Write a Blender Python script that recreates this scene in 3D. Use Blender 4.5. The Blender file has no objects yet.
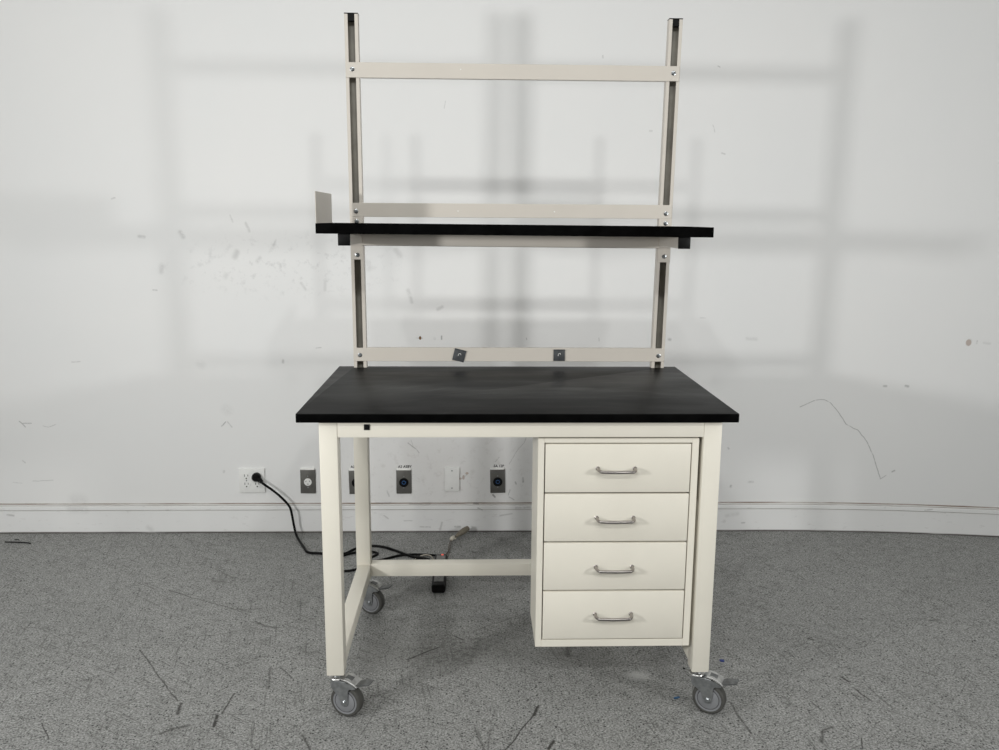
import bpy, bmesh, math, random
from mathutils import Vector, Matrix
random.seed(4)
PI = math.pi
sc = bpy.context.scene
C = sc.collection

# ------------------------------------------------------------------ materials
def nt_new(name):
    m = bpy.data.materials.new(name); m.use_nodes = True
    nt = m.node_tree; b = nt.nodes['Principled BSDF']
    return m, nt, b
def ramp(nt, fac, lo, hi, c0, c1):
    r = nt.nodes.new('ShaderNodeValToRGB')
    r.color_ramp.elements[0].position = lo; r.color_ramp.elements[1].position = hi
    r.color_ramp.elements[0].color = (*c0, 1); r.color_ramp.elements[1].color = (*c1, 1)
    nt.links.new(fac, r.inputs[0]); return r.outputs[0]
def noise(nt, scale, detail=3, rough=.5, vec=None):
    n = nt.nodes.new('ShaderNodeTexNoise'); n.inputs['Scale'].default_value = scale
    n.inputs['Detail'].default_value = detail; n.inputs['Roughness'].default_value = rough
    if vec is not None: nt.links.new(vec, n.inputs['Vector'])
    return n.outputs['Fac']
def objcoord(nt):
    return nt.nodes.new('ShaderNodeTexCoord').outputs['Object']
def mapping(nt, vec, scale):
    m = nt.nodes.new('ShaderNodeMapping'); m.inputs['Scale'].default_value = scale
    nt.links.new(vec, m.inputs['Vector']); return m.outputs[0]
def mixc(nt, fac, a, b, mode='MIX'):
    m = nt.nodes.new('ShaderNodeMix'); m.data_type = 'RGBA'; m.blend_type = mode
    if isinstance(fac, (int, float)): m.inputs[0].default_value = fac
    else: nt.links.new(fac, m.inputs[0])
    for s, v in ((6, a), (7, b)):
        if isinstance(v, tuple): m.inputs[s].default_value = (*v, 1)
        else: nt.links.new(v, m.inputs[s])
    return m.outputs[2]
def math_(nt, op, a, b=None, clamp=False):
    m = nt.nodes.new('ShaderNodeMath'); m.operation = op; m.use_clamp = clamp
    for s, v in ((0, a), (1, b)):
        if v is None: continue
        if isinstance(v, (int, float)): m.inputs[s].default_value = v
        else: nt.links.new(v, m.inputs[s])
    return m.outputs[0]
def bump(nt, b, h, strength, dist=.001):
    n = nt.nodes.new('ShaderNodeBump'); n.inputs['Strength'].default_value = strength
    n.inputs['Distance'].default_value = dist
    nt.links.new(h, n.inputs['Height']); nt.links.new(n.outputs[0], b.inputs['Normal'])

def simple(name, col, rough=.5, metal=0, spec=.5, var=.06, vscale=30, bmp=0):
    m, nt, b = nt_new(name)
    v = objcoord(nt)
    n = noise(nt, vscale, 3, .6, v)
    lo = tuple(c*(1-var) for c in col); hi = tuple(min(1, c*(1+var)) for c in col)
    nt.links.new(ramp(nt, n, .35, .65, lo, hi), b.inputs['Base Color'])
    b.inputs['Roughness'].default_value = rough; b.inputs['Metallic'].default_value = metal
    b.inputs['Specular IOR Level'].default_value = spec
    if bmp: bump(nt, b, noise(nt, vscale*8, 2, .5, v), bmp, .0005)
    return m

# a node group that draws one worn-in scuff line between two points of a surface
def stroke_group():
    g = bpy.data.node_groups.new('scuff_line', 'ShaderNodeTree')
    I = g.interface
    for n, t in (('P', 'NodeSocketVector'), ('A', 'NodeSocketVector'), ('B', 'NodeSocketVector'), ('Width', 'NodeSocketFloat'), ('Strength', 'NodeSocketFloat')):
        I.new_socket(name=n, in_out='INPUT', socket_type=t)
    I.new_socket(name='P', in_out='OUTPUT', socket_type='NodeSocketVector')
    gi = g.nodes.new('NodeGroupInput'); go = g.nodes.new('NodeGroupOutput')
    def vm(op, a, b=None, sc_=None):
        n = g.nodes.new('ShaderNodeVectorMath'); n.operation = op
        for k, v in ((0, a), (1, b)):
            if v is None: continue
            if isinstance(v, tuple): n.inputs[k].default_value = v
            else: g.links.new(v, n.inputs[k])
        if sc_ is not None: g.links.new(sc_, n.inputs['Scale'])
        return n
    # the mask travels in the z channel, x and y are the surface coordinates
    sp = g.nodes.new('ShaderNodeSeparateXYZ'); g.links.new(gi.outputs['P'], sp.inputs[0])
    flat = vm('MULTIPLY', gi.outputs['P'], (1, 1, 0)).outputs[0]
    ab = vm('SUBTRACT', gi.outputs['B'], gi.outputs['A']).outputs[0]
    ap = vm('SUBTRACT', flat, gi.outputs['A']).outputs[0]
    d1 = vm('DOT_PRODUCT', ap, ab).outputs['Value']; d2 = vm('DOT_PRODUCT', ab, ab).outputs['Value']
    t = g.nodes.new('ShaderNodeMath'); t.operation = 'DIVIDE'; t.use_clamp = True
    g.links.new(d1, t.inputs[0]); g.links.new(d2, t.inputs[1])
    pr = vm('SCALE', ab, None, t.outputs[0]).outputs[0]
    ln = vm('DISTANCE', ap, pr).outputs['Value']
    mr = g.nodes.new('ShaderNodeMapRange'); mr.interpolation_type = 'SMOOTHSTEP'
    g.links.new(ln, mr.inputs['Value']); mr.inputs['From Min'].default_value = 0
    g.links.new(gi.outputs['Width'], mr.inputs['From Max'])
    g.links.new(gi.outputs['Strength'], mr.inputs['To Min']); mr.inputs['To Max'].default_value = 0
    mx = g.nodes.new('ShaderNodeMath'); mx.operation = 'MAXIMUM'
    g.links.new(mr.outputs[0], mx.inputs[0]); g.links.new(sp.outputs[2], mx.inputs[1])
    cb = g.nodes.new('ShaderNodeCombineXYZ')
    g.links.new(sp.outputs[0], cb.inputs[0]); g.links.new(sp.outputs[1], cb.inputs[1]); g.links.new(mx.outputs[0], cb.inputs[2])
    g.links.new(cb.outputs[0], go.inputs[0])
    return g
SG = stroke_group()
def scuffs(nt, marks, axes, wob=.004, wscale=25, breakup=60):
    v = objcoord(nt)
    sx = nt.nodes.new('ShaderNodeSeparateXYZ'); nt.links.new(v, sx.inputs[0])
    cb = nt.nodes.new('ShaderNodeCombineXYZ')
    nt.links.new(sx.outputs[axes[0]], cb.inputs[0]); nt.links.new(sx.outputs[axes[1]], cb.inputs[1])
    nz = nt.nodes.new('ShaderNodeTexNoise'); nz.inputs['Scale'].default_value = wscale
    nt.links.new(v, nz.inputs['Vector'])
    s = nt.nodes.new('ShaderNodeVectorMath'); s.operation = 'SUBTRACT'; s.inputs[1].default_value = (.5, .5, .5)
    nt.links.new(nz.outputs['Color'], s.inputs[0])
    s2 = nt.nodes.new('ShaderNodeVectorMath'); s2.operation = 'MULTIPLY'; s2.inputs[1].default_value = (wob*2, wob*2, 0)
    nt.links.new(s.outputs[0], s2.inputs[0])
    s3 = nt.nodes.new('ShaderNodeVectorMath'); s3.operation = 'ADD'
    nt.links.new(cb.outputs[0], s3.inputs[0]); nt.links.new(s2.outputs[0], s3.inputs[1])
    cur = s3.outputs[0]
    for pts, w, st in marks:
        for a, b in zip(pts, pts[1:]):
            n = nt.nodes.new('ShaderNodeGroup'); n.node_tree = SG
            n.inputs['A'].default_value = (a[0], a[1], 0); n.inputs['B'].default_value = (b[0]+1e-4, b[1], 0)
            n.inputs['Width'].default_value = w; n.inputs['Strength'].default_value = st
            nt.links.new(cur, n.inputs['P']); cur = n.outputs[0]
    sz = nt.nodes.new('ShaderNodeSeparateXYZ'); nt.links.new(cur, sz.inputs[0])
    bk = noise(nt, breakup, 3, .6, v)
    mr = nt.nodes.new('ShaderNodeMapRange'); nt.links.new(bk, mr.inputs[0])
    mr.inputs[1].default_value = .34; mr.inputs[2].default_value = .48; mr.inputs[3].default_value = .4
    return math_(nt, 'MULTIPLY', sz.outputs[2], mr.outputs[0])

def spot(nt, cx, cy, axes, rx, ry):
    v = objcoord(nt); sx = nt.nodes.new('ShaderNodeSeparateXYZ'); nt.links.new(v, sx.inputs[0])
    a = math_(nt, 'MULTIPLY', math_(nt, 'SUBTRACT', sx.outputs[axes[0]], cx), 1/rx)
    b = math_(nt, 'MULTIPLY', math_(nt, 'SUBTRACT', sx.outputs[axes[1]], cy), 1/ry)
    d = math_(nt, 'ADD', math_(nt, 'MULTIPLY', a, a), math_(nt, 'MULTIPLY', b, b))
    return math_(nt, 'SUBTRACT', 1.0, d, True)
FLOOR_MARKS=[
 ([(-1.333, 0.916), (-1.273, 0.879), (-1.211, 0.842), (-1.165, 0.815), (-1.022, 0.741), (-0.922, 0.743)],0.004,0.45),
 ([(-1.138, 0.529), (-1.037, 0.542), (-0.967, 0.567)],0.004,0.4),
 ([(-0.924, 0.646), (-0.878, 0.607), (-0.82, 0.591)],0.008,0.35),
 ([(-1.26, 0.44), (-1.211, 0.373), (-1.14, 0.277), (-1.025, 0.125)],0.005,0.45),
 ([(-1.01, 0.109), (-1.004, 0.056)],0.01,0.5),
 ([(-1.018, -0.043), (-0.993, -0.02), (-0.948, -0.001)],0.012,0.35),
 ([(-0.863, 0.161), (-0.868, 0.095), (-0.871, 0.053)],0.006,0.5),
 ([(-0.883, 0.043), (-0.878, -0.012)],0.009,0.8),
 ([(-0.858, 0.386), (-0.793, 0.392)],0.005,0.35),
 ([(-0.791, 0.314), (-0.766, 0.193)],0.007,0.35),
 ([(-0.75, 0.307), (-0.706, 0.251)],0.007,0.35),
 ([(-1.38, 0.017), (-1.325, -0.066)],0.004,0.5),
 ([(-0.856, 0.254), (-0.926, 0.168)],0.004,0.35),
 ([(-0.964, 0.05), (-0.788, 0.052)],0.004,0.3),
 ([(-0.347, 0.361), (-0.299, 0.396), (-0.247, 0.436)],0.007,0.55),
 ([(-0.19, 0.521), (-0.161, 0.491)],0.006,0.5),
 ([(-0.126, 0.549), (-0.065, 0.601), (0.088, 0.702)],0.004,0.35),
 ([(0.071, 0.072), (0.053, 0.03)],0.009,0.8),
 ([(0.053, 0.03), (0.003, -0.068), (-0.039, -0.137)],0.005,0.6),
 ([(0.104, -0.098), (0.083, -0.135)],0.009,0.75),
 ([(1.069, 0.225), (1.079, 0.195)],0.007,0.6),
 ([(1.079, 0.165), (1.099, 0.085)],0.006,0.5),
 ([(0.912, 0.078), (0.928, 0.04)],0.006,0.4),
 ([(0.863, -0.118), (0.892, -0.061), (0.922, -0.047)],0.009,0.4),
 ([(0.986, -0.102), (0.963, -0.157)],0.004,0.5),
 ([(1.057, 0.478), (1.072, 0.47)],0.012,0.5),
 ([(0.663, 0.083), (0.666, 0.003), (0.675, -0.081)],0.008,0.4),
 ([(-0.123, -0.027), (-0.111, -0.08), (-0.092, -0.136)],0.006,0.35),
 ([(-0.077, -0.042), (-0.084, -0.136)],0.006,0.3),
 ([(-0.448, -0.059), (-0.408, 0.092)],0.004,0.3),
 ([(-0.613, -0.056), (-0.577, -0.126)],0.008,0.4),
 ([(-1.509, 0.946), (-1.428, 0.983)],0.006,0.3),
 ([(1.568, 0.614), (1.606, 0.613)],0.006,0.5),
 ([(0.447, 0.411), (0.427, 0.377)],0.006,0.4),
 ([(0.214, 0.485), (0.196, 0.381)],0.02,0.3),
 ([(-0.136, 0.354), (-0.102, 0.49)],0.02,0.18),
 ([(-0.233, 0.261), (-0.136, 0.341)],0.03,0.15),
]
WALL_MARKS=[
 ([(1.39, 0.604), (1.457, 0.638), (1.498, 0.64), (1.531, 0.624), (1.567, 0.582), (1.608, 0.525), (1.642, 0.506), (1.665, 0.497), (1.711, 0.44), (1.744, 0.378), (1.768, 0.315), (1.788, 0.262)],0.0032,0.55),
 ([(1.788, 0.262), (1.812, 0.282)],0.003,0.5),
 ([(1.838, 0.3), (1.848, 0.305)],0.006,0.5),
 ([(1.766, 0.708), (1.775, 0.708)],0.009,0.4),
 ([(1.864, 0.71), (1.873, 0.707)],0.009,0.45),
 ([(2.118, 0.91), (2.121, 0.923)],0.016,0.3),
 ([(2.152, 0.913), (2.153, 0.924)],0.006,0.3),
 ([(2.184, 0.916), (2.209, 0.914)],0.01,0.14),
 ([(-2.19, 0.535), (-2.166, 0.507)],0.004,0.5),
 ([(-2.182, 0.524), (-2.137, 0.525)],0.004,0.45),
 ([(-2.085, 0.512), (-2.063, 0.507), (-2.04, 0.514), (-2.026, 0.519)],0.003,0.35),
 ([(-1.277, 0.512), (-1.258, 0.531)],0.005,0.5),
 ([(-1.249, 0.531), (-1.232, 0.508)],0.005,0.3),
 ([(-2.154, 0.252), (-2.062, 0.255)],0.003,0.3),
 ([(-2.245, 0.245), (-2.204, 0.241)],0.003,0.25),
 ([(-2.194, 0.35), (-2.182, 0.34)],0.005,0.3),
 ([(-1.93, 0.808), (-1.894, 0.81)],0.005,0.25),
 ([(-1.279, 0.298), (-1.281, 0.293)],0.008,0.4),
 ([(-0.988, 0.81), (-0.987, 0.817)],0.01,0.35),
 ([(-0.837, 0.874), (-0.815, 0.877)],0.004,0.35),
 ([(-0.386, 0.921), (-0.359, 0.919)],0.005,0.3),
 ([(-0.301, 0.917), (-0.301, 0.922)],0.009,0.2),
 ([(-0.27, 0.929), (-0.27, 0.915)],0.006,0.6),
 ([(0.114, 0.923), (0.115, 0.916)],0.004,0.4),
 ([(0.444, 0.924), (0.445, 0.91)],0.003,0.4),
 ([(0.765, 0.92), (0.769, 0.919)],0.012,0.4),
 ([(0.902, 1.017), (0.93, 1.017)],0.003,0.3),
 ([(1.123, 0.924), (1.165, 0.921)],0.014,0.14),
 ([(-0.428, 0.432), (-0.392, 0.403), (-0.38, 0.384)],0.004,0.5),
 ([(-0.414, 0.446), (-0.405, 0.417)],0.002,0.3),
 ([(-0.165, 0.272), (-0.151, 0.287)],0.005,0.4),
 ([(-0.179, 0.26), (-0.174, 0.263)],0.006,0.4),
 ([(-0.034, 0.18), (-0.024, 0.17)],0.007,0.7),
 ([(0.071, 0.243), (0.074, 0.233)],0.006,0.5),
 ([(0.106, 0.262), (0.106, 0.243)],0.007,0.45),
 ([(0.037, 0.179), (0.046, 0.204)],0.004,0.4),
 ([(0.041, 0.17), (0.065, 0.155)],0.004,0.4),
 ([(-0.529, 0.2), (-0.52, 0.176)],0.006,0.3),
 ([(-0.876, 0.254), (-0.867, 0.23)],0.006,0.35),
 ([(0.04, 0.33), (0.072, 0.388), (0.109, 0.431), (0.122, 0.465)],0.0025,0.35),
 ([(-0.025, 0.34), (-0.007, 0.364)],0.003,0.35),
 ([(-0.254, 1.922), (-0.25, 1.951)],0.003,0.25),
 ([(0.427, 2.135), (0.427, 2.143)],0.006,0.4),
 ([(-1.698, 1.527), (-1.685, 1.531)],0.006,0.3),
 ([(-1.593, 1.369), (-1.572, 1.365)],0.012,0.28),
 ([(-1.502, 1.239), (-1.508, 1.217)],0.022,0.2),
 ([(-1.17, 1.302), (-1.18, 1.28)],0.02,0.25),
 ([(-1.414, 1.387), (-1.402, 1.366)],0.016,0.25),
 ([(-1.193, 1.462), (-1.181, 1.432)],0.006,0.25),
 ([(-1.125, 1.428), (-1.113, 1.394)],0.01,0.22),
 ([(-1.084, 1.259), (-1.07, 1.276)],0.014,0.2),
 ([(-1.228, 1.192), (-1.223, 1.201)],0.018,0.14),
 ([(-1.548, 1.133), (-1.531, 1.133)],0.006,0.35),
 ([(-1.011, 1.329), (-0.997, 1.355)],0.008,0.2),
 ([(-0.894, 1.167), (-0.873, 1.136)],0.01,0.2),
 ([(-0.787, 1.181), (-0.789, 1.136)],0.012,0.15),
 ([(-0.47, 1.315), (-0.453, 1.288)],0.02,0.18),
 ([(-0.419, 1.138), (-0.402, 1.084)],0.014,0.22),
 ([(-0.286, 1.053), (-0.268, 1.062)],0.014,0.25),
 ([(-0.604, 1.261), (-0.591, 1.235)],0.025,0.16),
 ([(-1.36, 0.8), (-1.352, 0.795)],0.03,0.1),
 ([(-1.255, 0.592), (-1.246, 0.583)],0.035,0.09),
 ([(-1.97, 0.16), (-1.939, 0.155)],0.05,0.1),
 ([(0.963, 1.744), (0.977, 1.74)],0.006,0.3),
 ([(0.926, 2.108), (0.935, 2.104)],0.004,0.4),
 ([(0.927, 1.833), (0.917, 1.862)],0.004,0.25),
 ([(1.089, 0.217), (1.089, 0.221)],0.01,0.45),
 ([(1.173, 0.241), (1.193, 0.241)],0.008,0.25),
 ([(1.064, 0.407), (1.069, 0.402)],0.007,0.35),
 ([(0.642, 1.835), (0.651, 1.835)],0.007,0.25),
]
BASE_MARKS=[
 ([(-2.281, 0.09), (-2.254, 0.087)],0.008,0.35),
 ([(-0.585, 0.146), (-0.515, 0.143)],0.006,0.45),
 ([(-0.422, 0.141), (-0.329, 0.14)],0.008,0.35),
 ([(-0.123, 0.142), (-0.104, 0.14)],0.008,0.7),
 ([(-0.104, 0.12), (-0.085, 0.11)],0.006,0.5),
 ([(-0.376, 0.027), (-0.329, 0.025)],0.006,0.3),
 ([(-0.273, 0.047), (-0.283, 0.012)],0.008,0.3),
 ([(-0.212, 0.027), (-0.189, 0.027)],0.008,0.4),
 ([(-0.544, 0.082), (-0.526, 0.067)],0.006,0.3),
 ([(-0.451, 0.057), (-0.414, 0.057)],0.005,0.25),
 ([(-0.001, 0.081), (0.056, 0.09)],0.006,0.3),
 ([(0.074, 0.12), (0.14, 0.124)],0.008,0.3),
 ([(1.074, 0.077), (1.126, 0.087)],0.015,0.15),
 ([(1.148, 0.042), (1.162, 0.042)],0.006,0.4),
 ([(-1.991, 0.12), (-1.923, 0.115)],0.03,0.15),
 ([(-1.64, 0.027), (-1.627, 0.017)],0.02,0.15),
 ([(1.997, 0.12), (2.029, 0.124)],0.005,0.4),
 ([(-0.796, 0.063), (-0.783, 0.024)],0.006,0.3),
]

def clip_marks(marks, x0, x1, y0, y1, pad=.03):
    # only the scuffs that touch this panel of the surface
    out = []
    for pts, w, st in marks:
        for a, b in zip(pts, pts[1:]):
            if max(a[0], b[0])+w+pad > x0 and min(a[0], b[0])-w-pad < x1 and max(a[1], b[1])+w+pad > y0 and min(a[1], b[1])-w-pad < y1:
                out.append(([a, b], w, st))
    return out
def wall_mat(cell=(-9, 9, -9, 9)):
    m, nt, b = nt_new('painted_wall')
    v = objcoord(nt)
    n = noise(nt, 1.3, 4, .55, v)
    col = ramp(nt, n, .3, .7, (.775, .778, .772), (.80, .797, .785))
    # scattered grey rub marks in a patch left of the shelf
    fine = noise(nt, 26, 4, .7, v)
    f = nt.nodes.new('ShaderNodeMapRange'); nt.links.new(fine, f.inputs[0]); f.inputs[1].default_value = .54; f.inputs[2].default_value = .72; f.inputs[4].default_value = .45
    p = spot(nt, -.95, 1.24, (0, 2), .62, .17)
    col = mixc(nt, math_(nt, 'MULTIPLY', f.outputs[0], p), col, (.42, .42, .42))
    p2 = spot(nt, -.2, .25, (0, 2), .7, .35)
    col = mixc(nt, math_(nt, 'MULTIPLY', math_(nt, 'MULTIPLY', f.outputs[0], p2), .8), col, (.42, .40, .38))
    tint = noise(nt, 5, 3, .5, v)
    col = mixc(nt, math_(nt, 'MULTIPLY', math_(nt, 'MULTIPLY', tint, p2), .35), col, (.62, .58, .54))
    col = mixc(nt, scuffs(nt, clip_marks(WALL_MARKS, *cell), (0, 2)), col, (.10, .10, .095))
    for x, z, rx, rz, c in ((-.3673, .9216, .006, .009, (.16, .09, .04)), (-.172, .266, .006, .012, (.50, .43, .39)), (-.1557, .2854, .008, .006, (.52, .44, .38)), (-.187, .26, .006, .006, (.55, .46, .42)), (2.118, .916, .013, .016, (.50, .43, .39))):
        if not (cell[0]-.05 < x < cell[1]+.05 and cell[2]-.05 < z < cell[3]+.05): continue
        s = spot(nt, x, z, (0, 2), rx, rz)
        col = mixc(nt, math_(nt, 'MULTIPLY', s, 3.0, True), col, c)
    nt.links.new(col, b.inputs['Base Color'])
    b.inputs['Roughness'].default_value = .55; b.inputs['Specular IOR Level'].default_value = .25
    bump(nt, b, noise(nt, 160, 2, .5, v), .12, .001)
    return m
def base_mat():
    m, nt, b = nt_new('painted_baseboard')
    v = objcoord(nt)
    col = ramp(nt, noise(nt, 3, 4, .6, v), .3, .7, (.77, .77, .76), (.81, .81, .80))
    sx = nt.nodes.new('ShaderNodeSeparateXYZ'); nt.links.new(v, sx.inputs[0])
    st = noise(nt, 1, 4, .65, mapping(nt, v, (4, 4, 30)))
    # dark lines along the moulding grooves, grime along the floor line
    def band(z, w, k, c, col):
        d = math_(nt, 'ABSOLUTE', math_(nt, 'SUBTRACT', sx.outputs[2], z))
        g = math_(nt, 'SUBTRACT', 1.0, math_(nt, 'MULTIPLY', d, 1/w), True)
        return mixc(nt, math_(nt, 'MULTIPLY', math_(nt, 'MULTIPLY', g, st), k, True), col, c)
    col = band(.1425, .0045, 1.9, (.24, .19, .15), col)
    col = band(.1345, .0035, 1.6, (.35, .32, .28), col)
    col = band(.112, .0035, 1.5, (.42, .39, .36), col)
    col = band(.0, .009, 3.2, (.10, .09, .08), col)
    f = nt.nodes.new('ShaderNodeMapRange'); nt.links.new(noise(nt, 1, 4, .7, mapping(nt, v, (18, 18, 50))), f.inputs[0]); f.inputs[1].default_value = .6; f.inputs[2].default_value = .78; f.inputs[4].default_value = .4
    col = mixc(nt, f.outputs[0], col, (.4, .38, .36))
    col = mixc(nt, scuffs(nt, BASE_MARKS, (0, 2), .002), col, (.13, .12, .11))
    nt.links.new(col, b.inputs['Base Color'])
    b.inputs['Roughness'].default_value = .45; b.inputs['Specular IOR Level'].default_value = .35
    return m
def floor_mat(cell=(-9, 9, -9, 9)):
    m, nt, b = nt_new('speckled_floor')
    v = objcoord(nt)
    big = noise(nt, 1.6, 5, .6, v)
    col = ramp(nt, big, .3, .72, (.215, .218, .208), (.285, .287, .277))
    med = noise(nt, 22, 5, .7, v)
    col = mixc(nt, .55, col, ramp(nt, med, .3, .7, (.20, .202, .195), (.35, .35, .34)))
    # fine pale and dark grains, then larger dark flecks
    g1 = noise(nt, 170, 2, .6, v)
    col = mixc(nt, .75, col, ramp(nt, g1, .36, .64, (.20, .20, .20), (.80, .80, .80)), 'OVERLAY')
    for sc_, th, c, k in ((190, .34, (.03, .03, .028), .85), (120, .26, (.025, .025, .024), .9), (70, .17, (.02, .02, .019), .95)):
        vo = nt.nodes.new('ShaderNodeTexVoronoi'); vo.inputs['Scale'].default_value = sc_; nt.links.new(v, vo.inputs['Vector'])
        sp_ = nt.nodes.new('ShaderNodeSeparateColor'); nt.links.new(vo.outputs['Color'], sp_.inputs[0])
        on = math_(nt, 'LESS_THAN', sp_.outputs[0], .16)
        f = nt.nodes.new('ShaderNodeMapRange'); nt.links.new(vo.outputs['Distance'], f.inputs[0])
        f.inputs[1].default_value = th; f.inputs[2].default_value = th+.12; f.inputs[3].default_value = k; f.inputs[4].default_value = 0
        col = mixc(nt, math_(nt, 'MULTIPLY', f.outputs[0], on), col, c)
    # worn-in faint scratches in several directions
    for ang, s1, th, k in ((.6, 1, .585, .6), (-.5, 1.3, .595, .6), (1.4, .9, .595, .6), (2.3, 1.6, .60, .6)):
        rt = nt.nodes.new('ShaderNodeMapping'); rt.inputs['Rotation'].default_value = (0, 0, ang); nt.links.new(v, rt.inputs[0])
        mp = nt.nodes.new('ShaderNodeMapping'); mp.inputs['Scale'].default_value = (4.5*s1, 85*s1, 1)
        nt.links.new(rt.outputs[0], mp.inputs[0])
        f = nt.nodes.new('ShaderNodeMapRange'); nt.links.new(noise(nt, 1.5, 3, .6, mp.outputs[0]), f.inputs[0])
        f.inputs[1].default_value = th; f.inputs[2].default_value = th+.06; f.inputs[4].default_value = k
        patch_ = nt.nodes.new('ShaderNodeMapRange'); nt.links.new(noise(nt, 2.2+s1, 2, .5, v), patch_.inputs[0]); patch_.inputs[1].default_value = .36; patch_.inputs[2].default_value = .52
        col = mixc(nt, math_(nt, 'MULTIPLY', f.outputs[0], patch_.outputs[0]), col, (.085, .085, .08))
    # stains
    blot = nt.nodes.new('ShaderNodeMapRange'); nt.links.new(noise(nt, 45, 3, .6, v), blot.inputs[0]); blot.inputs[1].default_value = .5; blot.inputs[2].default_value = .62; blot.inputs[4].default_value = .7
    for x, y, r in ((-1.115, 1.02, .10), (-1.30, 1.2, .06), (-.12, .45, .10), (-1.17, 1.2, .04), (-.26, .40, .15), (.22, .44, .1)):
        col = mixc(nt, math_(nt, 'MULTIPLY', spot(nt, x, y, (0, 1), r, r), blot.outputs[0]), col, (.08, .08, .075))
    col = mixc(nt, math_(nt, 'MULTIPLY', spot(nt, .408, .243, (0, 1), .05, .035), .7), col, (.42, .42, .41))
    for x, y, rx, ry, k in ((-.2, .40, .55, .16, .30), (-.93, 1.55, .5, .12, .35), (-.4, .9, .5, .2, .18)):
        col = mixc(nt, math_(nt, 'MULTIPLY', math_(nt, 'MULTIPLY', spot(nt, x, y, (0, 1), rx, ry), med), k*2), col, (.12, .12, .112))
    col = mixc(nt, math_(nt, 'MULTIPLY', scuffs(nt, [(p_, w_*.85, s_) for p_, w_, s_ in clip_marks(FLOOR_MARKS, *cell)], (0, 1), .008, 12), 1.9, True), col, (.035, .033, .03))
    nt.links.new(col, b.inputs['Base Color'])
    b.inputs['Roughness'].default_value = .55; b.inputs['Specular IOR Level'].default_value = .3
    bump(nt, b, noise(nt, 180, 3, .6, v), .2, .001)
    return m
def top_mat():
    m, nt, b = nt_new('black_resin_top')
    v = objcoord(nt)
    w = noise(nt, 1, 5, .6, mapping(nt, v, (2.4, 9, 1)))
    col = ramp(nt, w, .42, .78, (.007, .007, .0067), (.022, .022, .0212))
    # wiped, hazy smears
    w2 = noise(nt, 1, 4, .55, mapping(nt, v, (1.6, 5, 1)))
    f = nt.nodes.new('ShaderNodeMapRange'); nt.links.new(w2, f.inputs[0]); f.inputs[1].default_value = .5; f.inputs[2].default_value = .8; f.inputs[4].default_value = .8
    col = mixc(nt, f.outputs[0], col, (.034, .034, .032))
    wv = nt.nodes.new('ShaderNodeTexWave'); wv.wave_type = 'RINGS'; wv.rings_direction = 'Z'; wv.inputs['Scale'].default_value = 5; wv.inputs['Distortion'].default_value = 6; wv.inputs['Detail'].default_value = 3; wv.inputs['Detail Scale'].default_value = 1.2
    off = nt.nodes.new('ShaderNodeMapping'); off.inputs['Location'].default_value = (-.1, .5, 0); nt.links.new(v, off.inputs[0]); nt.links.new(off.outputs[0], wv.inputs['Vector'])
    fw_ = nt.nodes.new('ShaderNodeMapRange'); nt.links.new(wv.outputs['Fac'], fw_.inputs[0]); fw_.inputs[1].default_value = .75; fw_.inputs[4].default_value = .5
    col = mixc(nt, math_(nt, 'MULTIPLY', fw_.outputs[0], f.outputs[0]), col, (.075, .075, .072))
    for x, y, rx, ry, k in ((.18, .35, .09, .035, .5), (-.42, .3, .18, .2, .3), (.45, .52, .12, .18, .3)):
        col = mixc(nt, math_(nt, 'MULTIPLY', math_(nt, 'MULTIPLY', spot(nt, x, y, (0, 1), rx, ry), w), k*1.6), col, (.11, .11, .105))
    nt.links.new(col, b.inputs['Base Color'])
    r = nt.nodes.new('ShaderNodeMapRange'); nt.links.new(w, r.inputs[0]); r.inputs[1].default_value = .3; r.inputs[2].default_value = .7; r.inputs[3].default_value = .32; r.inputs[4].default_value = .5
    nt.links.new(r.outputs[0], b.inputs['Roughness'])
    b.inputs['Specular IOR Level'].default_value = .06
    return m
M = {}
M['base'] = base_mat(); M['top'] = top_mat()
M['room'] = simple('far_wall_paint', (.52, .52, .51), .7, spec=.2, vscale=2)
M['side'] = simple('low_bounce_wall_paint', (.26, .27, .28), .7, spec=.2, vscale=2)  # unseen right wall, toned darker to cut its bounce light
M['ceil'] = simple('ceiling_paint', (.6, .6, .59), .8, spec=.2, vscale=2)
M['cream'] = simple('cream_powder_coat', (.775, .74, .648), .38, spec=.4, var=.015, vscale=6, bmp=.05)
M['creamshaded'] = simple('cream_powder_coat_shaded', (.60, .56, .50), .4, spec=.4, var=.015, vscale=6, bmp=.05)  # same cream coat, the dimmer light at the rear put into its colour
M['black'] = simple('black_laminate', (.003, .003, .003), .6, spec=.0, var=.3, vscale=20)
M['slot'] = simple('grey_brown_channel', (.30, .285, .25), .5, metal=0, var=.15, vscale=12)  # even grey-brown tone for the backs of the channels
M['plastic'] = simple('black_plastic', (.005, .005, .005), .45, spec=.12, var=.2)
M['rubber'] = simple('grey_rubber', (.075, .074, .068), .65, spec=.3, var=.12, vscale=60)
M['hub'] = simple('grey_hub_plastic', (.22, .225, .235), .45, var=.06, vscale=40)
M['hubring'] = simple('hub_groove', (.06, .06, .065), .6)
M['zinc'] = simple('zinc_plate', (.30, .31, .315), .34, metal=.8, var=.18, vscale=50)
M['zinc2'] = simple('pressed_zinc', (.50, .50, .49), .32, metal=.8, var=.18, vscale=50)
M['pedal'] = simple('worn_pedal_metal', (.16, .165, .165), .38, metal=.7, var=.25, vscale=60)
M['nickel'] = simple('brushed_nickel', (.36, .335, .32), .3, metal=1, var=.08, vscale=80)
M['bolt'] = simple('bolt_steel', (.36, .38, .39), .3, metal=.9, var=.2, vscale=200)
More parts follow.
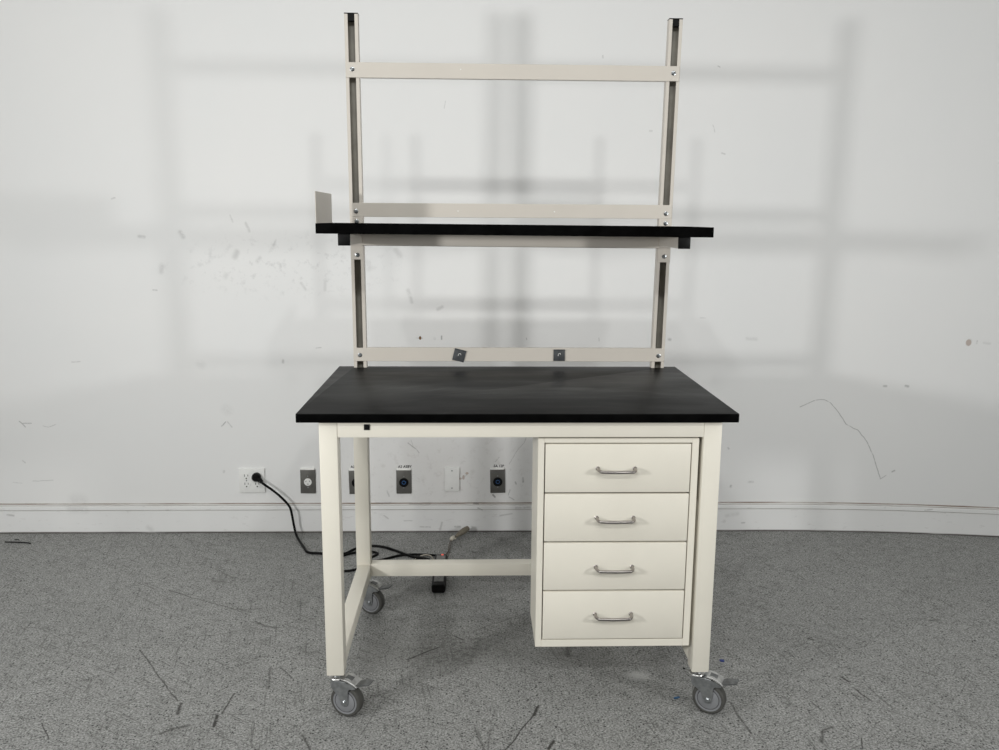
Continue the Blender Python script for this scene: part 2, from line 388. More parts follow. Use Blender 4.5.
M['steelplate'] = simple('brushed_steel_cover', (.16, .156, .145), .42, metal=.6, var=.12, vscale=25)
M['white'] = simple('white_plastic', (.80, .80, .78), .4, var=.02)
M['slotdark'] = simple('socket_slots', (.02, .02, .02), .6)
M['blue'] = simple('blue_ring', (.03, .11, .28), .5)
M['padg'] = simple('grey_pad', (.075, .08, .085), .45, metal=.3, var=.15, vscale=60)
M['tan'] = simple('tan_rubber', (.16, .14, .105), .6, var=.15, vscale=80)
M['ivory'] = simple('ivory_plastic', (.55, .52, .44), .5)
M['brownwire'] = simple('brown_wire', (.10, .075, .055), .6)
M['pale_wire'] = simple('pale_wire', (.42, .39, .33), .6)
M['striptop'] = simple('grey_strip_top', (.13, .13, .125), .4, var=.2, vscale=50)
M['bluechip'] = simple('blue_chip', (.012, .03, .16), .5); M['tealchip'] = simple('teal_chip', (.02, .10, .22), .5)
M['dark'] = simple('black_scrap', (.012, .012, .012), .7)
M['strip'] = simple('white_strip', (.92, .91, .88), .5, var=.03)  # plain bright white for the strip along each plate's top
M['tape'] = simple('paper_strip', (.85, .84, .80), .6)
def lit(name, c, s):
    m, nt, b = nt_new(name); b.inputs['Base Color'].default_value = (*c, 1)
    b.inputs['Emission Color'].default_value = (*c, 1); b.inputs['Emission Strength'].default_value = s; return m
M['redlit'] = lit('lit_red_switch', (.9, .10, .06), .6)

# ------------------------------------------------------------------ mesh helpers
def nb(): return bmesh.new()
def box(bm, x0, x1, y0, y1, z0, z1, bev=0, seg=2, mat=None):
    r = bmesh.ops.create_cube(bm, size=1)
    vs = r['verts']
    for v in vs:
        v.co = Vector(((x0+x1)/2+v.co.x*(x1-x0), (y0+y1)/2+v.co.y*(y1-y0), (z0+z1)/2+v.co.z*(z1-z0)))
    fs = set(f for v in vs for f in v.link_faces)
    if bev:
        es = list({e for v in vs for e in v.link_edges})
        q = bmesh.ops.bevel(bm, geom=es, offset=bev, segments=seg, affect='EDGES', profile=.5)
        vs = list({v for f in q['faces'] for v in f.verts} | {v for v in vs if v.is_valid})
    if mat is not None:
        for v in vs: v.co = mat @ v.co
    return vs
def prism(bm, pts, a0, a1, axes='xz', mat=None, bev=0):
    # outline pts in two axes, extruded a0..a1 along the third
    def P(u, v, w):
        if axes == 'xz': return Vector((u, w, v))
        if axes == 'yz': return Vector((w, u, v))
        return Vector((u, v, w))
    lo = [bm.verts.new(P(u, v, a0)) for u, v in pts]; hi = [bm.verts.new(P(u, v, a1)) for u, v in pts]
    fs = [bm.faces.new(lo), bm.faces.new(hi[::-1])]
    n = len(pts)
    for i in range(n): fs.append(bm.faces.new((lo[i], hi[i], hi[(i+1) % n], lo[(i+1) % n])))
    vs = lo+hi
    if bev:
        es = list({e for f in (fs[0], fs[1]) for e in f.edges})
        q = bmesh.ops.bevel(bm, geom=es, offset=bev, segments=2, affect='EDGES', profile=.5)
        vs = list({v for f in q['faces'] for v in f.verts} | {v for v in vs if v.is_valid})
    if mat is not None:
        for v in vs: v.co = mat @ v.co
    return vs
def lathe(bm, prof, mat=Matrix(), n=32, caps=True):
    # prof: (radius, height) along local Z
    rings = []
    for r, h in prof:
        rings.append([bm.verts.new(mat @ Vector((r*math.cos(2*PI*k/n), r*math.sin(2*PI*k/n), h))) for k in range(n)])
    for a, b in zip(rings, rings[1:]):
        for k in range(n): bm.faces.new((a[k], a[(k+1) % n], b[(k+1) % n], b[k]))
    if caps:
        bm.faces.new(rings[0][::-1]); bm.faces.new(rings[-1])
def smooth_path(pts, k=6):
    P = [Vector(p) for p in pts]; out = []
    for i in range(len(P)-1):
        a, b, c, d = P[max(i-1, 0)], P[i], P[i+1], P[min(i+2, len(P)-1)]
        for j in range(k):
            t = j/k
            out.append(.5*((2*b)+(c-a)*t+(2*a-5*b+4*c-d)*t*t+(3*b-a-3*c+d)*t**3))
    out.append(P[-1]); return out
def tube(bm, pts, r, n=10, mat=None):
    pts = [Vector(p) for p in pts]; rings = []
    up = Vector((0, 0, 1)); prevu = None
    for i, p in enumerate(pts):
        d = (pts[min(i+1, len(pts)-1)]-pts[max(i-1, 0)]).normalized()
        u = prevu if prevu is not None else (up if abs(d.z) < .9 else Vector((1, 0, 0)))
        u = (u-d*u.dot(d)).normalized(); prevu = u; w = d.cross(u)
        rr = r[i] if isinstance(r, (list, tuple)) else r
        ring = [p+(u*math.cos(2*PI*k/n)+w*math.sin(2*PI*k/n))*rr for k in range(n)]
        if mat is not None: ring = [mat @ q for q in ring]
        rings.append([bm.verts.new(q) for q in ring])
    for a, b in zip(rings, rings[1:]):
        for k in range(n): bm.faces.new((a[k], b[k], b[(k+1) % n], a[(k+1) % n]))
    bm.faces.new(rings[0]); bm.faces.new(rings[-1][::-1])
def obj(name, bm, mat, parent=None, smooth=35, origin=None):
    bmesh.ops.recalc_face_normals(bm, faces=bm.faces)
    me = bpy.data.meshes.new(name)
    if origin is not None:
        for v in bm.verts: v.co -= Vector(origin)
    bm.to_mesh(me); bm.free()
    me.materials.append(mat)
    if smooth:
        for p in me.polygons: p.use_smooth = True
        try: me.set_sharp_from_angle(angle=math.radians(smooth))
        except Exception: pass
    o = bpy.data.objects.new(name, me); C.objects.link(o)
    if origin is not None: o.location = origin
    if parent is not None:
        o.parent = parent
        w = world_of(parent)
        o.matrix_parent_inverse = w.inverted()
    return o
def world_of(o):
    m = Matrix.LocRotScale(o.location, o.rotation_euler, o.scale)
    if o.parent is not None: m = world_of(o.parent) @ o.matrix_parent_inverse @ m
    return m
def tag(o, label, cat, group=None):
    o['label'] = label; o['category'] = cat
    if group: o['group'] = group
    return o
def thing(name, label, cat, loc=(0, 0, 0), group=None):
    o = bpy.data.objects.new(name, None); C.objects.link(o); o.location = loc; o.empty_display_size = .1
    return tag(o, label, cat, group)
def struct(name, bm, m, smooth=0):
    o = obj(name, bm, m, None, smooth); o['kind'] = 'structure'; return o

# ------------------------------------------------------------------ the room
def wy(x):                       # the long wall bends gently towards the camera on the right
    y = 1.528-.0029*x
    if x > 1.2: y -= .07*(x-1.2)**2 if x < 3.2 else .07*4+.28*(x-3.2)
    return y
xs = [-5]+[-4+.5*i for i in range(11)]+[1.2+.08*i for i in range(1, 26)]+[4, 5]
bm = nb()
CZ = 4.9
zs = [0, .4, .75, 1.15, CZ]
wxb = [-5, -2, -1, -.5, 0, .5, 1.6, 5]
F_ = [[bm.verts.new((x, wy(x)+.012, z)) for z in zs] for x in xs]
K_ = [[bm.verts.new((x, wy(x)+.15, z)) for z in (0, CZ)] for x in xs]
panel = []
for i in range(len(xs)-1):
    for j in range(len(zs)-1):
        f_ = bm.faces.new((F_[i][j], F_[i+1][j], F_[i+1][j+1], F_[i][j+1]))
        xm = (xs[i]+xs[i+1])/2
        ci = max(k for k in range(len(wxb)-1) if wxb[k] <= xm)
        f_.material_index = ci*(len(zs)-1)+j
    bm.faces.new((K_[i+1][0], K_[i][0], K_[i][1], K_[i+1][1]))
    bm.faces.new((F_[i][-1], F_[i+1][-1], K_[i+1][1], K_[i][1])); bm.faces.new((F_[i+1][0], F_[i][0], K_[i][0], K_[i+1][0]))
bm.faces.new([*F_[0], K_[0][1], K_[0][0]]); bm.faces.new([*F_[-1], K_[-1][1], K_[-1][0]][::-1])
mats = [wall_mat((wxb[a], wxb[a+1], zs[b_], zs[b_+1])) for a in range(len(wxb)-1) for b_ in range(len(zs)-1)]
wo = struct('wall_back', bm, mats[0], 30)
for m_ in mats[1:]: wo.data.materials.append(m_)
# moulded baseboard following the wall
prof = [(.005, .0), (.005, .110), (.0035, .1125), (0, .1145), (0, .130), (.003, .134), (.001, .137), (.002, .1405), (.006, .1435), (.012, .1440), (.020, .1440), (.020, 0)]
bm = nb(); rings = []
for x in xs: rings.append([bm.verts.new((x, wy(x)+u, z)) for u, z in prof])
for a, b in zip(rings, rings[1:]):
    for k in range(len(prof)-1): bm.faces.new((a[k], b[k], b[k+1], a[k+1]))
bm.faces.new(rings[0]); bm.faces.new(rings[-1][::-1])
struct('baseboard_back', bm, M['base'], 20)
fxb = [-5.15, -1.2, -.7, -.25, .4, 5.15]; fyb = [-8.15, .2, .55, 1.7]
bm = nb()
G_ = [[bm.verts.new((x, y, 0)) for y in fyb] for x in fxb]; G2 = [[bm.verts.new((x, y, -.1)) for y in fyb] for x in fxb]
for i in range(5):
    for j in range(3):
        bm.faces.new((G_[i][j], G_[i+1][j], G_[i+1][j+1], G_[i][j+1])).material_index = i*3+j
        bm.faces.new((G2[i][j], G2[i][j+1], G2[i+1][j+1], G2[i+1][j]))
for i in range(5):
    for j in (0, 3): bm.faces.new((G_[i][j], G_[i+1][j], G2[i+1][j], G2[i][j]))
for j in range(3):
    for i in (0, 5): bm.faces.new((G_[i][j], G_[i][j+1], G2[i][j+1], G2[i][j]))
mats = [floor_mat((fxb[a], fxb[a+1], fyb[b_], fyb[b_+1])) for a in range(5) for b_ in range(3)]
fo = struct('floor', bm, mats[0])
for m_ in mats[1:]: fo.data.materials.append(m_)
bm = nb(); box(bm, -5.15, 5.15, -8.15, 1.7, CZ, CZ+.1); struct('ceiling', bm, M['ceil'])
bm = nb(); box(bm, -5.15, -5, -8.15, 1.7, 0, CZ); struct('wall_left', bm, M['room'])
bm = nb(); box(bm, 5, 5.15, -8.15, 1.7, 0, CZ); struct('wall_right', bm, M['side'])
bm = nb(); box(bm, -5.15, 5.15, -8.15, -8, 0, CZ); struct('wall_front', bm, M['room'])

# ------------------------------------------------------------------ the workbench
TZ = .9269; TT = .0254; L = .0508; H = 1.2192/2
bench = thing('workbench', 'cream steel rolling workbench with black top, four drawers and overhead shelf frame', 'workbench', (.01, .38, 0))
# top with two notches for the uprights
UXL, UXR, UW = -.5300, .5394, .0455
UY0 = .733; UD = .030
def notch(c): return [(c+UW/2+.002, .762), (c+UW/2+.002, UY0-.002), (c-UW/2-.002, UY0-.002), (c-UW/2-.002, .762)]
pts = [(-H, 0), (H, 0), (H, .762)]+notch(UXR)+notch(UXL)+[(-H, .762)]
bm = nb(); prism(bm, pts, TZ-TT, TZ, 'xy', bev=.0018)
o = obj('tabletop', bm, M['top'], bench)
o.data.materials.append(M['black'])
for p_ in o.data.polygons:
    if p_.normal.z < .3: p_.material_index = 1
# legs
ZB = .139; FY = .019; RY = .69
legsx = {'l': (-.5522, -.5522+L), 'r': (.5703-L, .5703)}
for s in 'lr':
    x0, x1 = legsx[s]
    for y0 in (FY, RY):
        if s == 'l' and y0 == RY: x0 -= .003; x1 -= .003
        bm = nb(); box(bm, x0, x1, y0, y0+L, ZB, TZ-TT, .0025)
        obj('leg', bm, M['cream'], bench)
# aprons under the top
bm = nb(); box(bm, legsx['l'][1], legsx['r'][0], FY+.0015, FY+.035, .8545, TZ-TT, .002); ap = obj('apron', bm, M['cream'], bench)
bm = nb(); box(bm, -.4275, -.4115, FY-.0015, FY+.004, .8765, .8925, .0008); h_ = obj('cable_hole_plug', bm, M['plastic'], ap); h_['label'] = 'small black square plug'
bm = nb(); box(bm, legsx['l'][1], legsx['r'][0], RY+.01, RY+L, .8545, TZ-TT, .002); obj('apron', bm, M['cream'], bench)
for s in 'lr':
    x0, x1 = legsx[s]
    bm = nb(); box(bm, x0+.004, x1-.004, FY+L, RY, .8545, TZ-TT, .002); obj('apron', bm, M['cream'], bench)
# lower stretchers: a C-shaped base
for s in 'lr':
    x0, x1 = legsx[s]
    bm = nb(); box(bm, x0+.0015, x1-.0015, FY+L, RY, .151, .197, .0022); obj('stretcher', bm, M['cream'], bench)
bm = nb(); box(bm, legsx['l'][1]-.003, legsx['r'][0], RY, RY+.048, .151, .197, .0022); obj('stretcher', bm, M['cream'], bench)
# gusset at the left rear corner
# uprights: slotted channels open to the front
ZU = 2.118
def lean(side, z): return (-.0035 if side == 'l' else .0120)*(z-.95)/.97
def upright(side, cx, ztop):
    z0 = .80; t = .0022; lip = .0115
    bm = nb()
    def seg(x0, x1, y0, y1):
        vs = box(bm, x0, x1, y0, y1, z0, ztop, .0006, 1)
        for v in vs: v.co.x += lean(side, v.co.z)
    a, b = cx-UW/2, cx+UW/2
    seg(a, a+lip, UY0, UY0+t); seg(b-lip, b, UY0, UY0+t)
    seg(a, a+t, UY0+t, UY0+UD-t); seg(b-t, b, UY0+t, UY0+UD-t)
    u = obj('upright', bm, M['creamshaded'], bench)
    bm = nb(); seg(a, b, UY0+UD-t, UY0+UD)
    bk = obj('channel_back', bm, M['slot'], u); bk['label'] = 'dull grey-brown inside of the slotted channel'
    bm = nb()
    for v in box(bm, a-.0005, b+.0005, UY0-.0005, UY0+UD+.0005, ztop-.001, ztop+.003, .001, 1): v.co.x += lean(side, ztop)
    for v in box(bm, a+lip, b-lip, UY0+.001, UY0+.02, ztop-.022, ztop-.001): v.co.x += lean(side, ztop)
    c = obj('end_cap', bm, M['plastic'], u); c['label'] = 'black plastic end cap'
    return u
uL = upright('l', UXL, 2.120); uR = upright('r', UXR, 2.117)
def bolt(x, y, z, parent, r=.0062):
    bm = nb()
    R = Matrix.Translation((x, y, z)) @ Matrix.Rotation(PI/2, 4, 'X')
    lathe(bm, [(r*1.25, 0), (r*1.25, .0012), (r*.98, .0016), (r*.98, .004), (r*.75, .0055), (r*.42, .0058), (r*.36, .0035)], R, 16)
    o = obj('bolt', bm, M['bolt'], parent); o['label'] = 'small steel bolt head'; return o
RT = .0025; RY1 = UY0; RY0 = UY0-RT
def rail(z0, z1, xl, xr, bz):
    bm = nb()
    box(bm, xl, xr, RY0, RY1-.0002, z0, z1, .0006, 1)
    il = UXL+UW/2+.004+lean('l', z0); ir = UXR-UW/2-.004+lean('r', z0)
    box(bm, il, ir, RY0+.0003, RY0+.018, z1-RT, z1+.0003, .0005, 1)
    box(bm, il, ir, RY0+.0003, RY0+.018, z0-.0003, z0+RT, .0005, 1)
    r = obj('cross_rail', bm, M['creamshaded'], bench)
    bolt(UXL+lean('l', bz), RY0, bz, r); bolt(UXR+lean('r', bz), RY0, bz-.001, r)
    return r
r1 = rail(1.917, 1.966, -.5555, .5720, 1.944)
r2 = rail(1.457, 1.504, -.5515, .5660, 1.4755)
r3 = rail(.9505, .9985, -.5530, .5620, .9725)
for zz, r_ in ((1.944, r1), (1.4755, r2)):
    for x in ((-.17, -.18)[zz < 1.9], .155):
        if zz > 1.9 and x > 0: continue
        bm = nb(); lathe(bm, [(.0022, 0), (.0022, .0008), (.001, .0012)], Matrix.Translation((x, RY0, zz+.003)) @ Matrix.Rotation(PI/2, 4, 'X'), 10)
        obj('rivet', bm, M['white'], r_)
# two little grey pads on the lowest rail
for x, ang, s in ((-.1765, -14, .0212), (.1813, 0, .0205)):
    bm = nb()
    T = Matrix.Translation((x, RY0, .9735 if ang == 0 else .9725)) @ Matrix.Rotation(math.radians(-ang), 4, 'Y')
    box(bm, -s, s, -.0045, -.0002, -s*1.02, s*1.02, .0012, 2, T)
    box(bm, -s, s, -.0065, -.0045, s*.82, s*1.02, .0006, 1, T)
    pd = obj('mounting_pad', bm, M['padg'], r3)
    pd['label'] = 'small square grey pad, tilted' if ang else 'small square grey pad, straight'
    bm = nb()
    tube(bm, [T @ Vector(p) for p in ((-.004, -.005, -.002), (-.003, -.007, .006), (.003, -.008, .008), (.005, -.007, .003))], .0011, 6)
    obj('mounting_pad', bm, M['white'], r3)
# bracket plates behind the shelf
def shz(x): return -.0037*x            # the shelf hangs very slightly low on the right
for side, cx, u in (('l', UXL, uL), ('r', UXR, uR)):
    bm = nb()
    x0 = cx+lean(side, 1.38)
    box(bm, x0-.0225, x0+.0225, RY0-.0005, RY1-.0002, 1.31-(side == 'r')*.004, 1.4568, .0006, 1)
    box(bm, x0-.019, x0+.019, .70, RY0, 1.366+shz(cx), 1.4020+shz(cx), .001, 1)
    p = obj('bracket_plate', bm, M['creamshaded'], bench)
    bolt(x0+.001, RY0-.0005, 1.441, p); bolt(x0+.001, RY0-.0005, 1.326, p)
# overhead shelf
bm = nb(); box(bm, .004-H, .004+H, .36, .725, 1.4025, 1.4335, .0015)
for v in bm.verts: v.co.z += shz(v.co.x)
shelf = obj('shelf', bm, M['black'], bench); shelf['label'] = 'black laminate shelf with metal end stop'
bm = nb()
box(bm, .004-H+.001, .004-H+.003, .362, .655, 1.4355, 1.5315, .0005, 1)
box(bm, .004-H+.001, .004-H+.005, .362, .655, 1.4355, 1.4380, .0005, 1)
e_ = obj('end_stop', bm, M['creamshaded'], shelf); e_['label'] = 'upright cream metal end stop'
for cx in (-.5218, .5262):
    bm = nb(); box(bm, cx-.0175, cx+.0175, .378, .732, 1.3675+shz(cx), 1.4025+shz(cx), .001, 1)
    b_ = obj('shelf_bracket', bm, M['creamshaded'], bench)
    bm = nb(); box(bm, cx-.0182, cx+.0182, .366, .379, 1.3668+shz(cx), 1.4025+shz(cx), .0015, 2)
    c_ = obj('bracket_cap', bm, M['plastic'], b_); c_['label'] = 'black plastic cap'
bm = nb(); box(bm, -.504, .5085, .655, .659, 1.3585, 1.4025, .0006, 1)
box(bm, -.504, .5085, .655, .68, 1.3585, 1.3605, .0006, 1)
for v in bm.verts: v.co.z += shz(v.co.x)
obj('shelf_rail', bm, M['creamshaded'], bench)

# drawer cabinet hung under the top, right side
CX0, CX1, CF, CB, CZ0, CZ1 = .0560, .5105, .030, .245, .2190, .8490
DX0, DX1 = .0768, .4880
dz = [.8350, .6890, .5427, .3942, .2415]
bm = nb()
t = .0215
box(bm, CX0, DX0-.003, CF, CB, CZ0, CZ1, .0012, 1)
box(bm, DX1+.003, CX1, CF, CB, CZ0, CZ1, .0012, 1)
box(bm, DX0-.003, DX1+.003, CF+.0003, CB, dz[0]+.001, CZ1, .0008, 1)
box(bm, DX0-.003, DX1+.003, CF+.0003, CB, CZ0, dz[4]-.001, .0008, 1)
box(bm, DX0-.004, DX1+.004, CB-.004, CB, dz[4]-.004, dz[0]+.004)
cab = obj('cabinet_body', bm, M['cream'], bench)
bm = nb()
box(bm, CX0+.01, CX1-.012, .06, CB-.02, CZ1, .9014)
box(bm, CX1+.0002, .5200, .06, CB-.02, .66, .86)
obj('cabinet_hanger', bm, M['slotdark'], bench)
for i in range(4):
    z1, z0 = dz[i]-.0026, dz[i+1]+.0026
    bm = nb()
    box(bm, DX0, DX1, CF-.0012, CF+.016, z0, z1, .0014, 2)
    box(bm, DX0+.012, DX1-.012, CF+.016, CB-.02, z0+.012, z1-.012)
    d = obj('drawer', bm, M['cream'], bench)
    d['label'] = ('top', 'second', 'third', 'bottom')[i]+' drawer'
    zc = (.7605, .6145, .4662, .3205)[i]; xc = (.2775, .2785, .2800, .2815)[i]
    yb = CF-.0012; r = .0046; hw = .0525
    path = [(xc-hw, yb+.001, zc+.0015), (xc-hw, yb-.010, zc+.0015), (xc-hw+.001, yb-.020, zc+.001), (xc-hw+.006, yb-.028, zc), (xc-hw+.014, yb-.031, zc-.0005),
            (xc, yb-.032, zc-.001), (xc+hw-.014, yb-.031, zc-.0005), (xc+hw-.006, yb-.028, zc), (xc+hw-.001, yb-.020, zc+.001), (xc+hw, yb-.010, zc+.0015), (xc+hw, yb+.001, zc+.0015)]
    bm = nb(); tube(bm, smooth_path(path, 5), r, 12)
    for sx in (-1, 1):
        lathe(bm, [(.0062, 0), (.0062, .002), (.005, .003)], Matrix.Translation((xc+sx*hw, yb+.0005, zc+.0015)) @ Matrix.Rotation(PI/2, 4, 'X'), 16)
    hd = obj('handle', bm, M['nickel'], d); hd['label'] = 'brushed metal bow handle'

# casters
def caster(x, y, deg, trail, brake_up=0):
    # local +X = trailing direction, local -Y = wheel face seen from the front
    R = Matrix.Translation((x, y, 0)) @ Matrix.Rotation(math.radians(deg), 4, 'Z')
    bm = nb()
    lathe(bm, [(.014, .118), (.014, ZB-.001), (.012, ZB), (.012, ZB+.02)], R, 16)
    ax = trail
    side = [(-.010, .1145), (ax+.004, .1145), (ax+.022, .1115), (ax+.036, .1040), (ax+.0365, .0985), (ax+.026, .0965), (ax+.019, .0955), (ax+.0135, .089), (ax+.012, .050), (ax+.008, .0415), (ax, .038), (ax-.008, .0415), (ax-.013, .050), (ax-.021, .072), (-.010, .090)]
    for s in (-1, 1):
        prism(bm, side, s*.0205-.0012, s*.0205+.0012, 'xz', R)
    box(bm, -.0112, ax+.006, -.0215, .0215, .1130, .1158, .001, 1, R)
    box(bm, -.0118, -.0095, -.0215, .0215, .092, .1155, .0008, 1, R)
    fork = obj('caster', bm, M['zinc'], bench); fork['label'] = 'swivel caster with grey wheel and brake pedal'
    bm = nb(); lathe(bm, [(.0200, .1155), (.0240, .1165), (.0250, .1190), (.0235, .1215), (.0150, .1225)], R, 32)
    rg = obj('swivel_ring', bm, M['zinc2'], fork); rg['label'] = 'bright metal swivel ring under the leg'
    W = R @ Matrix.Translation((ax, 0, .0495)) @ Matrix.Rotation(PI/2, 4, 'X')
    w = .0155
    bm = nb()
    lathe(bm, [(.0385, -w), (.044, -w), (.0478, -w*.82), (.0492, -w*.45), (.0494, 0), (.0492, w*.45), (.0478, w*.82), (.044, w), (.0385, w)], W, 48, False)
    lathe(bm, [(.0385, w), (.0385, -w)], W, 48, False)
    obj('wheel', bm, M['rubber'], fork)
    bm = nb()
    lathe(bm, [(.0384, -w*.97), (.0384, w*.97)], W, 48)
    for s in (-1, 1):
        T = W @ Matrix.Translation((0, 0, s*w*.97)) @ (Matrix.Rotation(PI, 4, 'X') if s < 0 else Matrix())
        lathe(bm, [(.0384, -.0002), (.0384, .0012), (.0345, .0012), (.0325, -.0001)], T, 48, False)
        lathe(bm, [(.0325, .0001), (.0295, .0016), (.014, .0020), (.012, .0035)], T, 48)
    h = obj('wheel_hub', bm, M['hub'], fork); h['label'] = 'lighter grey wheel hub'
    for s in (-1, 1):
        bm = nb()
        T = W @ Matrix.Translation((0, 0, s*w*.97)) @ (Matrix.Rotation(PI, 4, 'X') if s < 0 else Matrix())
        lathe(bm, [(.0328, .0005), (.0328, .0010), (.0310, .0010), (.0310, .0005)], T, 48, False)
        obj('hub_groove', bm, M['hubring'], fork)
    bm = nb()
    lathe(bm, [(.0035, -.0262), (.005, -.0262), (.0075, -.0245), (.0075, -.0215), (.004, -.0215), (.004, .0215), (.0075, .0215), (.0075, .0245), (.005, .0262), (.0035, .0262)], W, 12)
    obj('axle_bolt', bm, M['bolt'], fork)
    # brake: pressed housing above the wheel and a paddle sticking out
    bm = nb()
    prism(bm, [(q_[0]+ax-.030, q_[1]-.0105) for q_ in ((.022, .1345), (.042, .1325), (.062, .1245), (.072, .1160), (.0715, .1130), (.060, .1205), (.040, .1285), (.022, .1305))], -.0215, .0215, 'xz', R)
    bmesh.ops.bevel(bm, geom=[e for e in bm.edges], offset=.0009, segments=1, affect='EDGES')
    bk = obj('brake_housing', bm, M['zinc2'], fork)
    bm = nb(); prism(bm, [(q_[0]+ax-.030, q_[1]-.0100) for q_ in ((.030, .1348), (.052, .1300), (.052, .1280), (.030, .1330))], -.010, .010, 'xz', R)
    prism(bm, [(q_[0]+ax-.030, q_[1]-.0115) for q_ in ((.064, .1205), (.078, .1225), (.092, .1285), (.110, .1310), (.1105, .1275), (.094, .1245), (.080, .1180), (.066, .1140))], -.0165, .0165, 'xz', R)
    bmesh.ops.bevel(bm, geom=[e for e in bm.edges], offset=.0008, segments=1, affect='EDGES')
    pp = obj('brake_pedal', bm, M['pedal'], fork); pp['label'] = 'dark grey metal brake pedal'
cl = -.5522+L/2; cr = .5715-L/2
caster(cl, FY+L/2+.010, -20, .031)
caster(cr, FY+L/2+.012, -28, .040)
caster(cl-.003, RY+L/2, -22, .028)
caster(cr, RY+L/2, -150, .034)

# ------------------------------------------------------------------ wall plates
def wall_y(x): return wy(x)+.012
def slot3(bm, x, y, z, s=1.0):
    box(bm, x-.0065*s, x-.0048*s, y-.0006, y, z-.001*s, z+.007*s)
    box(bm, x+.0048*s, x+.0065*s, y-.0006, y, z, z+.0065*s)
    lathe(bm, [(.0024*s, 0), (.0024*s, .0006)], Matrix.Translation((x, y, z-.007*s)) @ Matrix.Rotation(PI/2, 4, 'X'), 12)
def screw(bm, x, y, z):
    lathe(bm, [(.0032, 0), (.0030, .0012), (.0015, .0016)], Matrix.Translation((x, y, z)) @ Matrix.Rotation(PI/2, 4, 'X'), 12)

# quad receptacle
qx, qz = -1.151, .2545; yw = wall_y(qx)
t_ = thing('electrical_outlet', 'white four-socket electrical outlet on wall with black plug in it', 'outlet', (qx, yw, qz), 'wall outlets and cover plates')
bm = nb(); box(bm, qx-.0595, qx+.0595, yw-.008, yw, qz-.0585, qz+.0585, .002, 3); cp = obj('cover_plate', bm, M['white'], t_)
for dx in (-.0245, .0245):
    for dz_ in (-.0195, .0195):
        bm = nb()
        out = []
        for k in range(32):
            a = 2*PI*k/32; out.append((qx+dx+.0172*math.cos(a), qz+dz_+max(-.0142, min(.0142, .0172*math.sin(a)))))
        prism(bm, out, yw-.0100, yw-.008, 'xz')
        so = obj('socket', bm, M['white'], t_)
        bm = nb(); slot3(bm, qx+dx, yw-.0100, qz+dz_+.001, 1.35); obj('socket_slots', bm, M['slotdark'], so)
    bm = nb(); screw(bm, qx+dx, yw-.008, qz); obj('screw', bm, M['zinc'], t_)

def steel_plate(x, z, label, kind, rot=0, text=None, strip=True):
    y = wall_y(x)
    T = Matrix.Translation((x, y, z)) @ Matrix.Rotation(math.radians(rot), 4, 'Y')
    t = thing('electrical_outlet', label, 'outlet', (x, y, z), 'wall outlets and cover plates')
    bm = nb(); box(bm, -.035, .035, -.0065, 0, -.0572, .0572, .0022, 3, T)
    obj('cover_plate', bm, M['steelplate'], t)
    if strip:
        bm = nb(); box(bm, -.0325, .032, -.0085, 0, .0565, .0650, .0012, 1, T); s_ = obj('backing_strip', bm, M['strip'], t); s_['label'] = 'white strip showing above the plate'
    F = Matrix.Rotation(PI/2, 4, 'X')
    for zz in (.026, -.028):
        bm = nb()
        lathe(bm, [(.0034, 0), (.0030, .0014), (.0012, .0018)], T @ Matrix.Translation((0, -.0065, zz)) @ F, 12)
        obj('screw', bm, M['zinc'], t)
    if kind == 'white':
        bm = nb(); lathe(bm, [(.0178, 0), (.0178, .0025), (.0165, .0035), (.002, .0035)], T @ Matrix.Translation((0, -.0065, -.002)) @ F, 32); so = obj('socket', bm, M['white'], t)
        bm = nb()
        for a in (90+60, 30, 270):
            c, s = math.cos(math.radians(a))*.0095, math.sin(math.radians(a))*.0088
            TT_ = T @ Matrix.Translation((c, -.0102, -.002+s)) @ Matrix.Rotation(math.radians(-a+90), 4, 'Y')
            box(bm, -.0034, .0034, -.0004, .0004, -.0012, .0012, 0, 1, TT_)
        obj('socket_slots', bm, M['slotdark'], so)
    else:
        bm = nb(); lathe(bm, [(.0215, 0), (.0215, .004), (.0195, .006), (.0155, .006), (.0150, .003), (.002, .003)], T @ Matrix.Translation((0, -.0065, -.002)) @ F, 40); so = obj('socket', bm, M['plastic'], t)
        so['label'] = 'round black locking socket'
        bm = nb(); lathe(bm, [(.0098, .003), (.0098, .0038), (.0072, .0038), (.0072, .003)], T @ Matrix.Translation((0, -.0065, -.002)) @ F, 8, False)
        ri = obj('socket_ring', bm, M['blue'], so); ri['label'] = 'blue ring'
    if text:
        cu = bpy.data.curves.new('marker_lettering', 'FONT'); cu.body = text; cu.size = .0165; cu.align_x = 'CENTER'; cu.extrude = .0002; cu.offset = .0004
        tmp = bpy.data.objects.new('marker_lettering', cu)
        me = bpy.data.meshes.new_from_object(tmp); bpy.data.objects.remove(tmp)
        o = bpy.data.objects.new('marker_lettering', me); C.objects.link(o)
        me.materials.clear(); me.materials.append(M['dark'])
        o.location = (x+.005, y-.0006, z+.067); o.rotation_euler = (PI/2, 0, 0)
        o.parent = t; o.matrix_parent_inverse = world_of(t).inverted(); o['label'] = 'black hand lettering above the plate'
    return t
steel_plate(-.8935, .2485, 'grey metal outlet plate with round white socket, left of the bench legs', 'white', .6)
steel_plate(-.669, .2450, 'grey metal outlet plate half hidden behind the rear left bench leg', 'black', -.8, 'A2 A2BY')
steel_plate(-.4495, .2460, 'grey metal outlet plate with black socket, directly left of blank white plate', 'black', 0, 'A2 A2BY')
steel_plate(-.0125, .2485, 'grey metal outlet plate with black socket, beside the drawer cabinet', 'black', -1.3, '5A 12P')
bx, bz = -.2255, .2588; yw2 = wall_y(bx)
